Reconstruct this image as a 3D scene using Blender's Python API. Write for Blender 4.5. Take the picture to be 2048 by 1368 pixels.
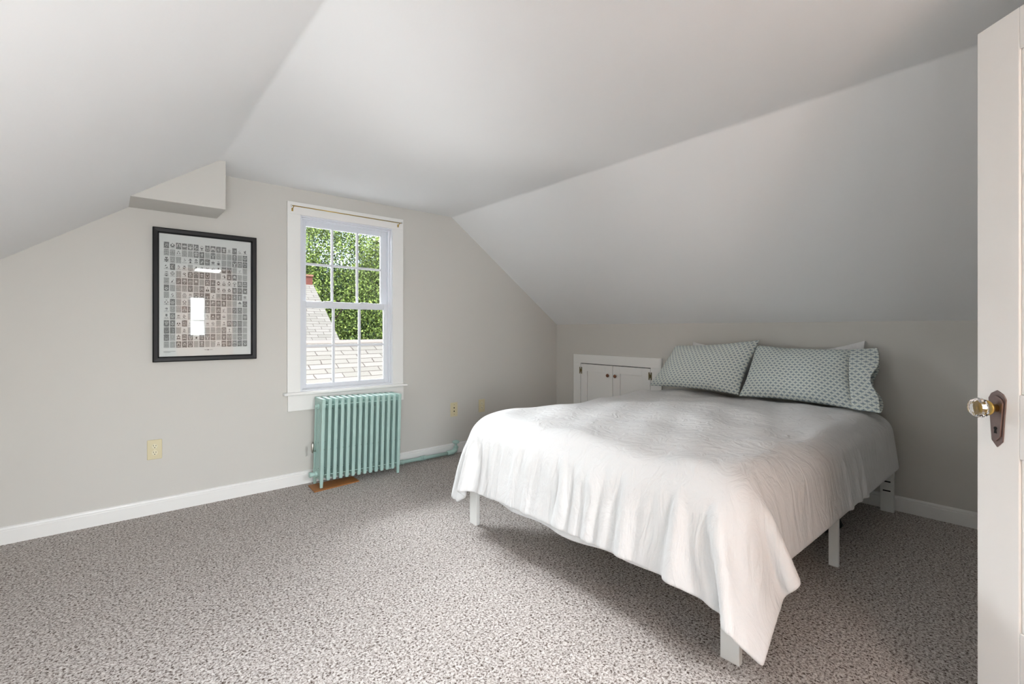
import bpy, bmesh, math, random
import numpy as np
from mathutils import Vector, Matrix
R = math.radians
for o in list(bpy.data.objects): bpy.data.objects.remove(o)
SC = bpy.context.scene
COL = SC.collection

# ------------------------------------------------------------------ camera
cam_d = bpy.data.cameras.new('camera'); cam = bpy.data.objects.new('camera', cam_d); COL.objects.link(cam)
cam.location = (0, 0, 1.18); cam.rotation_euler = (R(90), 0, -R(40.515))
cam_d.sensor_width = 36; cam_d.lens = 944.48 / 2048 * 36; cam_d.shift_y = -(684 - 658.14) / 2048
cam_d.clip_start = 0.02; cam_d.clip_end = 300
SC.camera = cam
# ------------------------------------------------------------------ view
SC.view_settings.view_transform = 'Standard'; SC.view_settings.look = 'None'
SC.view_settings.gamma = 1; SC.view_settings.use_curve_mapping = False
SC.view_settings.exposure = 0.54
# ------------------------------------------------------------------ sky and sun
W = bpy.data.worlds.new('sky'); SC.world = W; W.use_nodes = True
nt = W.node_tree; bg = nt.nodes['Background']
sky = nt.nodes.new('ShaderNodeTexSky'); sky.sky_type = 'NISHITA'; sky.sun_disc = False
sky.sun_elevation = R(52); sky.sun_rotation = R(200); sky.altitude = 50
hz = nt.nodes.new('ShaderNodeMix'); hz.data_type = 'RGBA'; hz.inputs['Factor'].default_value = .55; hz.inputs['B'].default_value = (3.2, 3.3, 3.4, 1)
nt.links.new(sky.outputs[0], hz.inputs['A']); nt.links.new(hz.outputs['Result'], bg.inputs[0]); bg.inputs[1].default_value = 0.55
def lamp(name, kind, loc, target, energy, color, **kw):
    d = bpy.data.lights.new(name, kind); o = bpy.data.objects.new(name, d); COL.objects.link(o)
    o.location = loc; d.energy = energy; d.color = color
    if target is not None:
        o.rotation_euler = (Vector(target) - Vector(loc)).to_track_quat('-Z', 'Y').to_euler()
    for k, v in kw.items(): setattr(d, k, v)
    return o
lamp('sun', 'SUN', (-6, -8, 12), (0, 0, 0), 3.9, (1, .97, .93), angle=R(.6))
# daylight of the open sky (from above) and off the sunlit roof (from below) coming through the end window
lamp('window_skylight', 'AREA', (0.2, 6.2, 3.3), (1.6, 2.8, 1.5), 150, (.94, .97, 1), shape='RECTANGLE', size=2.5, size_y=1.5, spread=R(120))
lamp('window_skylight', 'AREA', (1.7, 5.7, 3.15), (1.4, 2.0, 0.75), 560, (.94, .97, 1), shape='RECTANGLE', size=4.6, size_y=1.7, spread=R(120))
lamp('window_roof_bounce', 'AREA', (1.5, 4.55, 0.25), (1.5, 3.7, 1.95), 90, (1, .985, .96), shape='RECTANGLE', size=2.6, size_y=.7)
# added fill through an invented window in the wall behind the camera
lamp('rear_window_fill', 'AREA', (-0.05, -0.62, .96), (0.9, 2.5, 1.45), 56, (.94, .975, 1), shape='RECTANGLE', size=1.0, size_y=.74)
lamp('knee_wall_window_fill', 'AREA', (-.965, 1.5, .72), (1.0, 1.5, .86), 7, (.97, .985, 1), shape='RECTANGLE', size=.84, size_y=.72)  # added fill through an invented window in the left knee wall
lamp('landing_window_daylight', 'AREA', (1.24, -2.80, 1.4), (1.24, 0, 1.4), 7, (.95, .98, 1), shape='RECTANGLE', size=.24, size_y=.72)

# ------------------------------------------------------------------ helpers
D = 3.782; XR = 3.905; XL = -0.92; YB = -0.42; CZ = 2.243; KZ = 1.231; CL = .532; CR = 2.476

def mat(name, col, rough=.6, metal=0, spec=.5, bump=None, noise=None, **kw):
    """col sRGB 0-255. bump=(scale,strength,dist); noise=(scale,amount)"""
    m = bpy.data.materials.new(name); m.use_nodes = True; n = m.node_tree.nodes; l = m.node_tree.links
    b = n['Principled BSDF']
    c = lin(col)
    b.inputs['Base Color'].default_value = c; b.inputs['Roughness'].default_value = rough
    b.inputs['Metallic'].default_value = metal; b.inputs['Specular IOR Level'].default_value = spec
    tc = n.new('ShaderNodeTexCoord')
    if noise:
        t = n.new('ShaderNodeTexNoise'); t.inputs['Scale'].default_value = noise[0]; t.inputs['Detail'].default_value = 5
        l.new(tc.outputs['Object'], t.inputs['Vector'])
        mx = n.new('ShaderNodeMix'); mx.data_type = 'RGBA'
        mx.inputs['A'].default_value = tuple(x * (1 - noise[1]) for x in c[:3]) + (1,)
        mx.inputs['B'].default_value = tuple(min(1, x * (1 + noise[1])) for x in c[:3]) + (1,)
        l.new(t.outputs['Fac'], mx.inputs['Factor']); l.new(mx.outputs['Result'], b.inputs['Base Color'])
    if bump:
        t = n.new('ShaderNodeTexNoise'); t.inputs['Scale'].default_value = bump[0]; t.inputs['Detail'].default_value = 4
        l.new(tc.outputs['Object'], t.inputs['Vector'])
        bp = n.new('ShaderNodeBump'); bp.inputs['Strength'].default_value = bump[1]; bp.inputs['Distance'].default_value = bump[2]
        l.new(t.outputs['Fac'], bp.inputs['Height']); l.new(bp.outputs['Normal'], b.inputs['Normal'])
    for k, v in kw.items(): b.inputs[k].default_value = v
    return m
def lin(c):
    f = lambda x: (x / 12.92 if x <= .04045 else ((x + .055) / 1.055) ** 2.4)
    return tuple(f(x / 255) for x in c) + (1,)

def box(bm, x0, x1, y0, y1, z0, z1, bev=0):
    vs = [bm.verts.new((x, y, z)) for x in (x0, x1) for y in (y0, y1) for z in (z0, z1)]
    fs = [(0, 1, 3, 2), (4, 6, 7, 5), (0, 4, 5, 1), (2, 3, 7, 6), (0, 2, 6, 4), (1, 5, 7, 3)]
    nf = [bm.faces.new([vs[i] for i in f]) for f in fs]
    if bev:
        es = list({e for f in nf for e in f.edges})
        bmesh.ops.bevel(bm, geom=es, offset=bev, segments=2, affect='EDGES', profile=.5)
def prism(bm, pts, a0, a1, axis='Y'):
    """pts 2D polygon; axis Y: pts=(x,z); axis X: pts=(y,z); axis Z: pts=(x,y)"""
    def P(p, a): return {'Y': (p[0], a, p[1]), 'X': (a, p[0], p[1]), 'Z': (p[0], p[1], a)}[axis]
    A = [bm.verts.new(P(p, a0)) for p in pts]; B = [bm.verts.new(P(p, a1)) for p in pts]
    n = len(pts)
    bm.faces.new(A); bm.faces.new(B[::-1])
    for i in range(n): bm.faces.new((A[i], B[i], B[(i + 1) % n], A[(i + 1) % n]))
def lathe(bm, prof, M=Matrix(), seg=24, cap=True):
    """prof list of (r,z) around local Z, transformed by M"""
    rings = []
    for r, z in prof:
        rings.append([bm.verts.new(M @ Vector((r * math.cos(2 * math.pi * k / seg), r * math.sin(2 * math.pi * k / seg), z))) for k in range(seg)])
    for a, b in zip(rings, rings[1:]):
        for k in range(seg): bm.faces.new((a[k], a[(k + 1) % seg], b[(k + 1) % seg], b[k]))
    if cap:
        bm.faces.new(rings[0][::-1]); bm.faces.new(rings[-1])
def tube(bm, pts, r, seg=12):
    pts = [Vector(p) for p in pts]; rings = []
    for i, p in enumerate(pts):
        t = (pts[min(i + 1, len(pts) - 1)] - pts[max(i - 1, 0)]).normalized()
        q = t.to_track_quat('Z', 'Y').to_matrix()
        rr = r[i] if isinstance(r, (list, tuple)) else r
        rings.append([bm.verts.new(p + q @ Vector((rr * math.cos(2 * math.pi * k / seg), rr * math.sin(2 * math.pi * k / seg), 0))) for k in range(seg)])
    for a, b in zip(rings, rings[1:]):
        for k in range(seg): bm.faces.new((a[k], a[(k + 1) % seg], b[(k + 1) % seg], b[k]))
    bm.faces.new(rings[0][::-1]); bm.faces.new(rings[-1])
def dirM(loc, d):
    return Matrix.Translation(Vector(loc)) @ Vector(d).to_track_quat('Z', 'Y').to_matrix().to_4x4()

def obj(name, bm, m, parent=None, smooth=False, bevel=0, local=False, loc=None):
    """link a bmesh as one object; world coordinates unless local=True"""
    bmesh.ops.recalc_face_normals(bm, faces=bm.faces)
    me = bpy.data.meshes.new(name)
    o = bpy.data.objects.new(name, me); COL.objects.link(o)
    off = Vector((0, 0, 0))
    if not local:
        p = parent
        while p is not None: off += p.location; p = p.parent
        if loc is not None: o.location = Vector(loc) - off; off = Vector(loc)
        bmesh.ops.translate(bm, verts=bm.verts, vec=-off)
    bm.to_mesh(me); bm.free()
    if m: me.materials.append(m)
    if parent: o.parent = parent
    if smooth:
        for p in me.polygons: p.use_smooth = True
    if bevel:
        b = o.modifiers.new('bevel', 'BEVEL'); b.width = bevel; b.segments = 2; b.limit_method = 'ANGLE'
    return o
def tag(o, label, cat, group=None):
    o['label'] = label; o['category'] = cat
    if group: o['group'] = group
    return o
def thing(name, loc, label, cat, group=None, rot=(0, 0, 0)):
    o = bpy.data.objects.new(name, None); COL.objects.link(o); o.location = loc; o.rotation_euler = rot
    o.empty_display_size = .1
    return tag(o, label, cat, group)
def struct(o, label=None):
    o['kind'] = 'structure'
    if label: o['label'] = label
    return o
def sempty(name, loc, rot=(0, 0, 0)):
    o = bpy.data.objects.new(name, None); COL.objects.link(o); o.location = loc; o.rotation_euler = rot
    return struct(o)
def BM(): return bmesh.new()

# ------------------------------------------------------------------ materials
M = {}
M['wall'] = mat('wall_paint', (206, 203, 197), .75, spec=.25, bump=(220, .05, .002))
M['ceil'] = mat('ceiling_paint', (240, 240, 240), .8, spec=.2, bump=(90, .06, .004))
M['trim'] = mat('trim_paint', (236, 235, 232), .35, bump=(60, .05, .002))
M['vinyl'] = mat('white_vinyl', (222, 224, 229), .3)
M['door'] = mat('door_paint', (238, 236, 233), .38, bump=(70, .12, .002))
M['white_metal'] = mat('white_frame_paint', (232, 232, 228), .4)
M['black'] = mat('black_frame', (20, 20, 22), .45, spec=.3)
M['plate'] = mat('ivory_plastic', (214, 203, 168), .35)
M['plate_in'] = mat('ivory_socket', (226, 218, 190), .35)
M['dark'] = mat('dark_hole', (18, 16, 14), .8)
M['brass'] = mat('brass', (190, 160, 90), .3, metal=1)
M['wood'] = mat('floor_wood', (160, 105, 58), .5, noise=(14, .3))
M['knobwood'] = mat('knob_wood', (120, 72, 44), .35)
M['hinge'] = mat('hinge_brass', (110, 98, 66), .45, metal=.6)
M['mattress'] = mat('mattress_cover', (205, 190, 140), .8)
M['rubber'] = mat('black_bag_fabric', (22, 22, 26), .7)
M['steel'] = mat('nickel', (190, 188, 180), .3, metal=1)

def carpet():
    m = bpy.data.materials.new('speckled_carpet'); m.use_nodes = True; n = m.node_tree.nodes; l = m.node_tree.links
    b = n['Principled BSDF']; b.inputs['Roughness'].default_value = .95; b.inputs['Specular IOR Level'].default_value = .1
    tc = n.new('ShaderNodeTexCoord')
    a = n.new('ShaderNodeTexNoise'); a.inputs['Scale'].default_value = 115; a.inputs['Detail'].default_value = 3; a.inputs['Roughness'].default_value = .7; a.inputs['Distortion'].default_value = .6
    l.new(tc.outputs['Object'], a.inputs['Vector'])
    r = n.new('ShaderNodeValToRGB'); e = r.color_ramp.elements
    e[0].position = .37; e[0].color = lin((80, 68, 61)); e[1].position = .68; e[1].color = lin((232, 227, 223))
    x = e.new(.45); x.color = lin((164, 154, 148)); x = e.new(.53); x.color = lin((200, 193, 188))
    l.new(a.outputs['Fac'], r.inputs['Fac'])
    v = n.new('ShaderNodeTexNoise'); v.inputs['Scale'].default_value = 1.6; v.inputs['Detail'].default_value = 3
    l.new(tc.outputs['Object'], v.inputs['Vector'])
    w = n.new('ShaderNodeTexWave'); w.inputs['Scale'].default_value = 9; w.inputs['Distortion'].default_value = 22; w.inputs['Detail'].default_value = 2; w.inputs['Detail Scale'].default_value = 1.4
    l.new(tc.outputs['Object'], w.inputs['Vector'])
    wr = n.new('ShaderNodeMapRange'); wr.inputs['From Min'].default_value = 0; wr.inputs['From Max'].default_value = .35; wr.inputs['To Min'].default_value = .86; wr.inputs['To Max'].default_value = 1
    l.new(w.outputs['Fac'], wr.inputs['Value'])
    mx = n.new('ShaderNodeMix'); mx.data_type = 'RGBA'; mx.blend_type = 'MULTIPLY'; mx.inputs['Factor'].default_value = .7
    l.new(r.outputs['Color'], mx.inputs['A']); l.new(wr.outputs['Result'], mx.inputs['B'])
    l.new(mx.outputs['Result'], b.inputs['Base Color'])
    bp = n.new('ShaderNodeBump'); bp.inputs['Strength'].default_value = .8; bp.inputs['Distance'].default_value = .006
    l.new(a.outputs['Fac'], bp.inputs['Height']); l.new(bp.outputs['Normal'], b.inputs['Normal'])
    return m
M['carpet'] = carpet()

def glass_pane(name='window_glass'):
    m = bpy.data.materials.new(name); m.use_nodes = True; n = m.node_tree.nodes; l = m.node_tree.links
    n.remove(n['Principled BSDF'])
    out = n['Material Output']; t = n.new('ShaderNodeBsdfTransparent'); g = n.new('ShaderNodeBsdfGlossy'); g.inputs['Roughness'].default_value = 0.0
    t.inputs[0].default_value = (.97, .98, .98, 1)
    f = n.new('ShaderNodeFresnel'); f.inputs[0].default_value = 1.5; mx = n.new('ShaderNodeMixShader')
    l.new(f.outputs[0], mx.inputs[0]); l.new(t.outputs[0], mx.inputs[1]); l.new(g.outputs[0], mx.inputs[2]); l.new(mx.outputs[0], out.inputs[0])
    return m
M['glass'] = glass_pane()
M['crystal'] = mat('crystal', (255, 255, 255), .0, **{'Transmission Weight': 1.0, 'IOR': 1.52})

def linen():
    m = mat('white_linen', (221, 220, 219), .85, spec=.2)
    n = m.node_tree.nodes; l = m.node_tree.links; b = n['Principled BSDF']
    tc = n.new('ShaderNodeTexCoord'); mp = n.new('ShaderNodeMapping'); mp.inputs['Scale'].default_value = (5, 5, 1.6); mp.inputs['Rotation'].default_value = (0, 0, .5)
    l.new(tc.outputs['Object'], mp.inputs['Vector'])
    a = n.new('ShaderNodeTexNoise'); a.inputs['Scale'].default_value = 2.4; a.inputs['Detail'].default_value = 6; a.inputs['Distortion'].default_value = 1.6
    l.new(mp.outputs[0], a.inputs['Vector'])
    f = n.new('ShaderNodeTexNoise'); f.inputs['Scale'].default_value = 60; f.inputs['Detail'].default_value = 4
    l.new(tc.outputs['Object'], f.inputs['Vector'])
    b1 = n.new('ShaderNodeBump'); b1.inputs['Strength'].default_value = .65; b1.inputs['Distance'].default_value = .02
    b2 = n.new('ShaderNodeBump'); b2.inputs['Strength'].default_value = .15; b2.inputs['Distance'].default_value = .003
    l.new(a.outputs['Fac'], b1.inputs['Height']); l.new(f.outputs['Fac'], b2.inputs['Height'])
    l.new(b1.outputs[0], b2.inputs['Normal']); l.new(b2.outputs[0], b.inputs['Normal'])
    return m
M['linen'] = linen()

def node_math(nt_, op, a, b=None, c=None):
    x = nt_.nodes.new('ShaderNodeMath'); x.operation = op
    for i, v in enumerate((a, b, c)):
        if v is None: continue
        if isinstance(v, (int, float)): x.inputs[i].default_value = v
        else: nt_.links.new(v, x.inputs[i])
    return x.outputs[0]

def pillow_fabric():
    m = mat('fan_print_cotton', (214, 218, 212), .85, spec=.15); T = m.node_tree; n = T.nodes; l = T.links; b = n['Principled BSDF']
    mm = lambda op, a, b_=None, c=None: node_math(T, op, a, b_, c)
    uv = n.new('ShaderNodeUVMap'); uv.uv_map = 'UVMap'; s = n.new('ShaderNodeSeparateXYZ'); l.new(uv.outputs[0], s.inputs[0])
    px = mm('MULTIPLY', s.outputs[0], 1 / .036); py = mm('MULTIPLY', s.outputs[1], 1 / .040)
    masks = []
    for off in (0, .5):
        x = mm('SUBTRACT', mm('FRACT', mm('ADD', px, off)), .5); y = mm('SUBTRACT', mm('FRACT', mm('ADD', py, off)), .5)
        # fan: disc cut by rays, over a small stem
        yy = mm('ADD', y, .10)
        r = mm('SQRT', mm('ADD', mm('MULTIPLY', x, x), mm('MULTIPLY', yy, yy)))
        ang = mm('ARCTAN2', x, yy)
        lobe = mm('ADD', mm('MULTIPLY', mm('COSINE', mm('MULTIPLY', ang, 6.0)), .05), .35)
        up = mm('GREATER_THAN', yy, mm('SUBTRACT', mm('MULTIPLY', mm('ABSOLUTE', x), .55), .03))
        fan = mm('MULTIPLY', mm('LESS_THAN', r, lobe), up)
        hole = mm('GREATER_THAN', r, .05)
        fan = mm('MULTIPLY', fan, hole)
        stem = mm('MULTIPLY', mm('LESS_THAN', mm('ABSOLUTE', x), .035), mm('MULTIPLY', mm('LESS_THAN', yy, 0), mm('GREATER_THAN', yy, -.16)))
        masks.append(mm('MAXIMUM', fan, stem))
    for off in ((.5, 0), (0, .5)):
        x = mm('SUBTRACT', mm('FRACT', mm('ADD', px, off[0])), .5); y = mm('SUBTRACT', mm('FRACT', mm('ADD', py, off[1])), .5)
        masks.append(mm('LESS_THAN', mm('SQRT', mm('ADD', mm('MULTIPLY', x, x), mm('MULTIPLY', y, y))), .055))
    k = masks[0]
    for q in masks[1:]: k = mm('MAXIMUM', k, q)
    mx = n.new('ShaderNodeMix'); mx.data_type = 'RGBA'
    mx.inputs['A'].default_value = lin((216, 221, 214)); mx.inputs['B'].default_value = lin((146, 158, 164))
    l.new(k, mx.inputs['Factor']); l.new(mx.outputs['Result'], b.inputs['Base Color'])
    tc = n.new('ShaderNodeTexCoord'); a = n.new('ShaderNodeTexNoise'); a.inputs['Scale'].default_value = 9; a.inputs['Detail'].default_value = 5; a.inputs['Distortion'].default_value = 1
    l.new(tc.outputs['Object'], a.inputs['Vector'])
    bp = n.new('ShaderNodeBump'); bp.inputs['Strength'].default_value = .35; bp.inputs['Distance'].default_value = .015
    l.new(a.outputs['Fac'], bp.inputs['Height']); l.new(bp.outputs[0], b.inputs['Normal'])
    return m
M['fan'] = pillow_fabric()

def mint():
    m = mat('mint_enamel', (172, 200, 192), .42); T = m.node_tree; n = T.nodes; l = T.links; b = n['Principled BSDF']
    tc = n.new('ShaderNodeTexCoord'); a = n.new('ShaderNodeTexNoise'); a.inputs['Scale'].default_value = 55; a.inputs['Detail'].default_value = 3
    l.new(tc.outputs['Object'], a.inputs['Vector'])
    r = n.new('ShaderNodeValToRGB'); r.color_ramp.interpolation = 'CONSTANT'
    r.color_ramp.elements[0].color = lin((52, 62, 50)); r.color_ramp.elements[1].position = .27; r.color_ramp.elements[1].color = lin((172, 201, 193))
    l.new(a.outputs['Fac'], r.inputs['Fac'])
    a2 = n.new('ShaderNodeTexNoise'); a2.inputs['Scale'].default_value = 9; l.new(tc.outputs['Object'], a2.inputs['Vector'])
    mx = n.new('ShaderNodeMix'); mx.data_type = 'RGBA'; mx.blend_type = 'MULTIPLY'; mx.inputs['Factor'].default_value = 1
    mr = n.new('ShaderNodeMapRange'); mr.inputs['To Min'].default_value = .9; mr.inputs['To Max'].default_value = 1.06; l.new(a2.outputs['Fac'], mr.inputs['Value'])
    l.new(r.outputs[0], mx.inputs['A']); l.new(mr.outputs[0], mx.inputs['B']); l.new(mx.outputs['Result'], b.inputs['Base Color'])
    return m
M['mint'] = mint()

# ------------------------------------------------------------------ room shell
b = BM(); box(b, XL - .1, XR + .1, YB - .12, D + .1, -.08, 0)
struct(obj('floor', b, M['carpet']))

def fillet(pts, r, seg=8):
    out = [pts[0]]
    for a, p, c in zip(pts, pts[1:], pts[2:]):
        a, p, c = Vector(a), Vector(p), Vector(c); u = (a - p).normalized(); v = (c - p).normalized()
        ang = u.angle(v); t = r / math.tan(ang / 2); A = p + u * t; C_ = p + v * t
        for k in range(seg + 1):
            s = k / seg; out.append(tuple((1 - s) ** 2 * A + 2 * s * (1 - s) * p + s * s * C_))
    out.append(pts[-1]); return out
prof = fillet([(XL, KZ), (CL, CZ), (CR, CZ), (XR, KZ)], .05)
b = BM(); th = .12
lo = [(x, z) for x, z in prof]; hi = [(XR, KZ + th), (CR + .03, CZ + th), (CL - .03, CZ + th), (XL, KZ + th)]
ys = [YB, 0.4, 1.2, 2.0, 2.8, 3.4, 3.65, D]
rings = []
for y in ys: rings.append([b.verts.new((x, y, z)) for x, z in lo + hi])
for A, B in zip(rings, rings[1:]):
    for k in range(len(A)): b.faces.new((A[k], A[(k + 1) % len(A)], B[(k + 1) % len(A)], B[k]))
b.faces.new(rings[0]); b.faces.new(rings[-1][::-1])
o = obj('ceiling', b, M['ceil']); struct(o)
for p in o.data.polygons:
    if abs(p.normal.y) < .5: p.use_smooth = True
md = o.modifiers.new('es', 'EDGE_SPLIT'); md.split_angle = R(20)

def zc(x):  # ceiling height at x
    return min(CZ, CZ - (CL - x) * (CZ - KZ) / (CL - XL) if x < CL else CZ, CZ - (x - CR) * (CZ - KZ) / (XR - CR) if x > CR else CZ)
E_ = .05
def gable_wall(name, y0, y1, hx0, hx1, hz0, hz1):
    b = BM()
    prism(b, [(XL - .1, 0), (hx0, 0), (hx0, CZ + E_ if hx0 > CL else zc(hx0) + E_)] + ([(CL, CZ + E_)] if hx0 > CL else []) + [(XL, KZ + E_), (XL - .1, KZ + E_)], y0, y1)
    prism(b, [(hx1, 0), (XR + .1, 0), (XR + .1, KZ + E_), (XR, KZ + E_), (CR, CZ + E_), (hx1, CZ + E_)], y0, y1)
    if hz0 > 0: prism(b, [(hx0, 0), (hx1, 0), (hx1, hz0), (hx0, hz0)], y0, y1)
    prism(b, [(hx0, hz1), (hx1, hz1), (hx1, CZ + E_), (hx0, CZ + E_)], y0, y1)
    return struct(obj(name, b, M['wall']))
gable_wall('wall_end', D, D + .14, 1.106, 1.865, .704, 2.046)
# wall behind the camera: doorway and an invented window for fill light
DX0, DX1, DZ = .70, 1.43, 2.06
b = BM()
WX0, WX1, WZ0, WZ1 = -.60, .50, .55, 1.84 - .28
def wz(x): return zc(x)
prism(b, [(XL - .1, 0), (WX0, 0), (WX0, wz(WX0) + .02), (XL, KZ + .02), (XL - .1, KZ + .02)], YB - .12, YB)
prism(b, [(WX0, 0), (WX1, 0), (WX1, WZ0), (WX0, WZ0)], YB - .12, YB)
WZ1 = wz(WX0) - .06
prism(b, [(WX0, WZ1), (WX1, WZ1), (WX1, wz(WX1) + .02), (WX0, wz(WX0) + .02)], YB - .12, YB)
prism(b, [(WX1, 0), (DX0, 0), (DX0, CZ + .02), (CL, CZ + .02), (WX1, wz(WX1) + .02)], YB - .12, YB)
prism(b, [(DX0, DZ), (DX1, DZ), (DX1, CZ + .02), (DX0, CZ + .02)], YB - .12, YB)
prism(b, [(DX1, 0), (XR + .1, 0), (XR + .1, KZ + .02), (XR, KZ + .02), (CR, CZ + .02), (DX1, CZ + .02)], YB - .12, YB)
struct(obj('wall_back', b, M['wall']))
b = BM(); box(b, XR, XR + .1, YB, D, 0, KZ); struct(obj('wall_right', b, M['wall']))
b = BM(); box(b, XL - .1, XL, YB, 1.05, 0, KZ); box(b, XL - .1, XL, 1.95, D, 0, KZ); box(b, XL - .1, XL, 1.05, 1.95, 0, .34); box(b, XL - .1, XL, 1.05, 1.95, 1.10, KZ); struct(obj('wall_left', b, M['wall']))
# boxed soffit under the left slope
b = BM(); prism(b, [(.093, 1.938), (.567, 1.938), (.567, CZ + .01), (CL, CZ + .01)], 3.457, D)
o = struct(obj('trim_1', b, M['wall'], bevel=.004)); o['label'] = 'boxed-in soffit of wall colour above the poster under the left ceiling slope'

# baseboards
def base_prof(s): return [(0, 0), (.015, 0), (.015, .072), (.011, .078), (.014, .082), (.012, .091), (.004, .0955), (0, .0955)]
def baseboard(name, p0, p1, nrm):
    b = BM(); A = []; B = []
    for d, z in base_prof(0):
        A.append(b.verts.new((p0[0] + nrm[0] * d, p0[1] + nrm[1] * d, z))); B.append(b.verts.new((p1[0] + nrm[0] * d, p1[1] + nrm[1] * d, z)))
    n = len(A); b.faces.new(A); b.faces.new(B[::-1])
    for i in range(n): b.faces.new((A[i], B[i], B[(i + 1) % n], A[(i + 1) % n]))
    return struct(obj(name, b, M['trim']))
baseboard('baseboard_end', (XL, D), (XR, D), (0, -1))
baseboard('baseboard_right', (XR, YB), (XR, D - .015), (-1, 0))
baseboard('baseboard_left', (XL, YB), (XL, D - .015), (1, 0))
baseboard('baseboard_back', (XL + .015, YB), (DX0 - .09, YB), (0, 1))
baseboard('baseboard_back', (DX1 + .09, YB), (XR - .015, YB), (0, 1))

# ------------------------------------------------------------------ end window
win = sempty('window_1', (1.4855, D, .70))
win['label'] = 'white double-hung window with six-over-six panes above the radiator'
b = BM()
box(b, 1.014, 1.106, D - .02, D, .704, 2.046); box(b, 1.865, 1.963, D - .02, D, .704, 2.046); box(b, 1.014, 1.963, D - .02, D, 2.046, 2.138)
obj('casing', b, M['trim'], win, bevel=.002)
b = BM(); box(b, .986, 1.992, D - .05, D + .02, .682, .704); obj('window_sill', b, M['trim'], win, bevel=.006)
b = BM(); box(b, 1.018, 1.967, D - .018, D, .562, .682); obj('apron', b, M['trim'], win, bevel=.002)
b = BM()
def ring(b, x0, x1, z0, z1, wl, wr, wb, wt, y0, y1):
    box(b, x0, x0 + wl, y0, y1, z0, z1); box(b, x1 - wr, x1, y0, y1, z0, z1)
    box(b, x0 + wl, x1 - wr, y0, y1, z0, z0 + wb); box(b, x0 + wl, x1 - wr, y0, y1, z1 - wt, z1)
ring(b, 1.106, 1.865, .704, 2.046, .012, .012, .012, .012, D - .012, D + .13)
ring(b, 1.118, 1.853, .716, 2.034, .012, .012, .006, .012, D + .012, D + .03)
ring(b, 1.118, 1.853, .716, 2.034, .010, .010, .004, .010, D + .062, D + .070)
obj('window_frame', b, M['vinyl'], win, bevel=.0015)
def sash(z0, z1, y0, wb, wt, w):
    b = BM(); x0, x1 = 1.122, 1.849
    ring(b, x0, x1, z0, z1, w, w, wb, wt, y0, y0 + .03)
    ring(b, x0 + w - .002, x1 - w + .002, z0 + wb - .002, z1 - wt + .002, .006, .006, .006, .006, y0 + .006, y0 + .024)
    s = obj('sash', b, M['vinyl'], win, bevel=.002)
    gx0, gx1, gz0, gz1 = x0 + w, x1 - w, z0 + wb, z1 - wt
    b = BM(); box(b, gx0, gx1, y0 + .013, y0 + .017, gz0, gz1); obj('pane', b, M['glass'], s)
    b = BM()
    for k in (1, 2):
        x = gx0 + (gx1 - gx0) * k / 3; box(b, x - .009, x + .009, y0 + .009, y0 + .021, gz0, gz1)
    z = (gz0 + gz1) / 2; box(b, gx0, gx1, y0 + .0092, y0 + .0208, z - .009, z + .009)
    obj('muntin_grid', b, M['vinyl'], s)
    return s
s1 = sash(.716, 1.395, D + .031, .033, .046, .040)
s2 = sash(1.36, 2.03, D + .071, .036, .042, .050)
b = BM(); box(b, 1.30, 1.37, D + .036, D + .052, 1.395, 1.403); box(b, 1.60, 1.67, D + .036, D + .052, 1.395, 1.403)
obj('sash_lock', b, M['vinyl'], s1, bevel=.003)

rod = thing('curtain_rod', (1.48, D - .02, 2.096), 'thin brass curtain rod across the head casing of the window', 'curtain rod')
b = BM(); tube(b, [(1.035, D - .058, 2.098), (1.925, D - .058, 2.094)], .0035, 8); obj('rod', b, M['brass'], rod, True)
for x in (1.048, 1.912):
    b = BM(); tube(b, [(x, D - .058, 2.094), (x, D - .04, 2.086), (x, D - .02, 2.078)], .003, 8); box(b, x - .006, x + .006, D - .023, D - .02, 2.064, 2.088)
    obj('bracket', b, M['brass'], rod)
for x, s in ((1.032, -1), (1.928, 1)):
    b = BM(); lathe(b, [(.001, -.008), (.006, -.004), (.007, 0), (.006, .004), (.001, .008)], Matrix.Translation((x, D - .058, 2.097)), 10); obj('finial', b, M['crystal'], rod, True)

# ------------------------------------------------------------------ radiator
RX0 = 1.178; PITCH = .0473; NS = 14
rad = thing('radiator', (RX0, 3.55, 0), 'mint green cast-iron column radiator with chipped paint under the window', 'radiator', rot=(0, R(1.5), 0))
def section(leg):
    b = BM()
    for k in range(5):
        w = .0135 if k in (0, 4) else .0085
        y = .016 + k * .036
        pr = []
        # flattened round column
        segs = 12; rings = []
        z0 = .0 if (leg and k in (0, 4)) else .058
        for z, f in ((z0, .62 if (leg and k in (0, 4)) else .8), (z0 + .012, .75 if (leg and k in (0, 4)) else 1), (.10, 1), (.30, .97), (.60, .98), (.645, 1)):
            pw = .45 if k in (0, 4) else 1; sg = lambda v: math.copysign(abs(v) ** pw, v)
            rings.append([b.verts.new((w * f * sg(math.cos(t)), y + .0135 * f * sg(math.sin(t)), z)) for t in [2 * math.pi * (j + .5) / segs for j in range(segs)]])
        for A, B in zip(rings, rings[1:]):
            for j in range(segs): b.faces.new((A[j], A[(j + 1) % segs], B[(j + 1) % segs], B[j]))
        b.faces.new(rings[0][::-1]); b.faces.new(rings[-1])
    w = .0135
    box(b, -w, w, .002, .176, .632, .664, .006)
    box(b, -w * .75, w * .75, .012, .166, .575, .64, .004)
    box(b, -w * .75, w * .75, .012, .166, .07, .125, .004)
    # hubs joining neighbours
    for z in (.60, .095):
        lathe(b, [(.021, -.0235), (.021, .0235)], dirM((0, .088, z), (1, 0, 0)), 12)
    return b
smid = None
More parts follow.
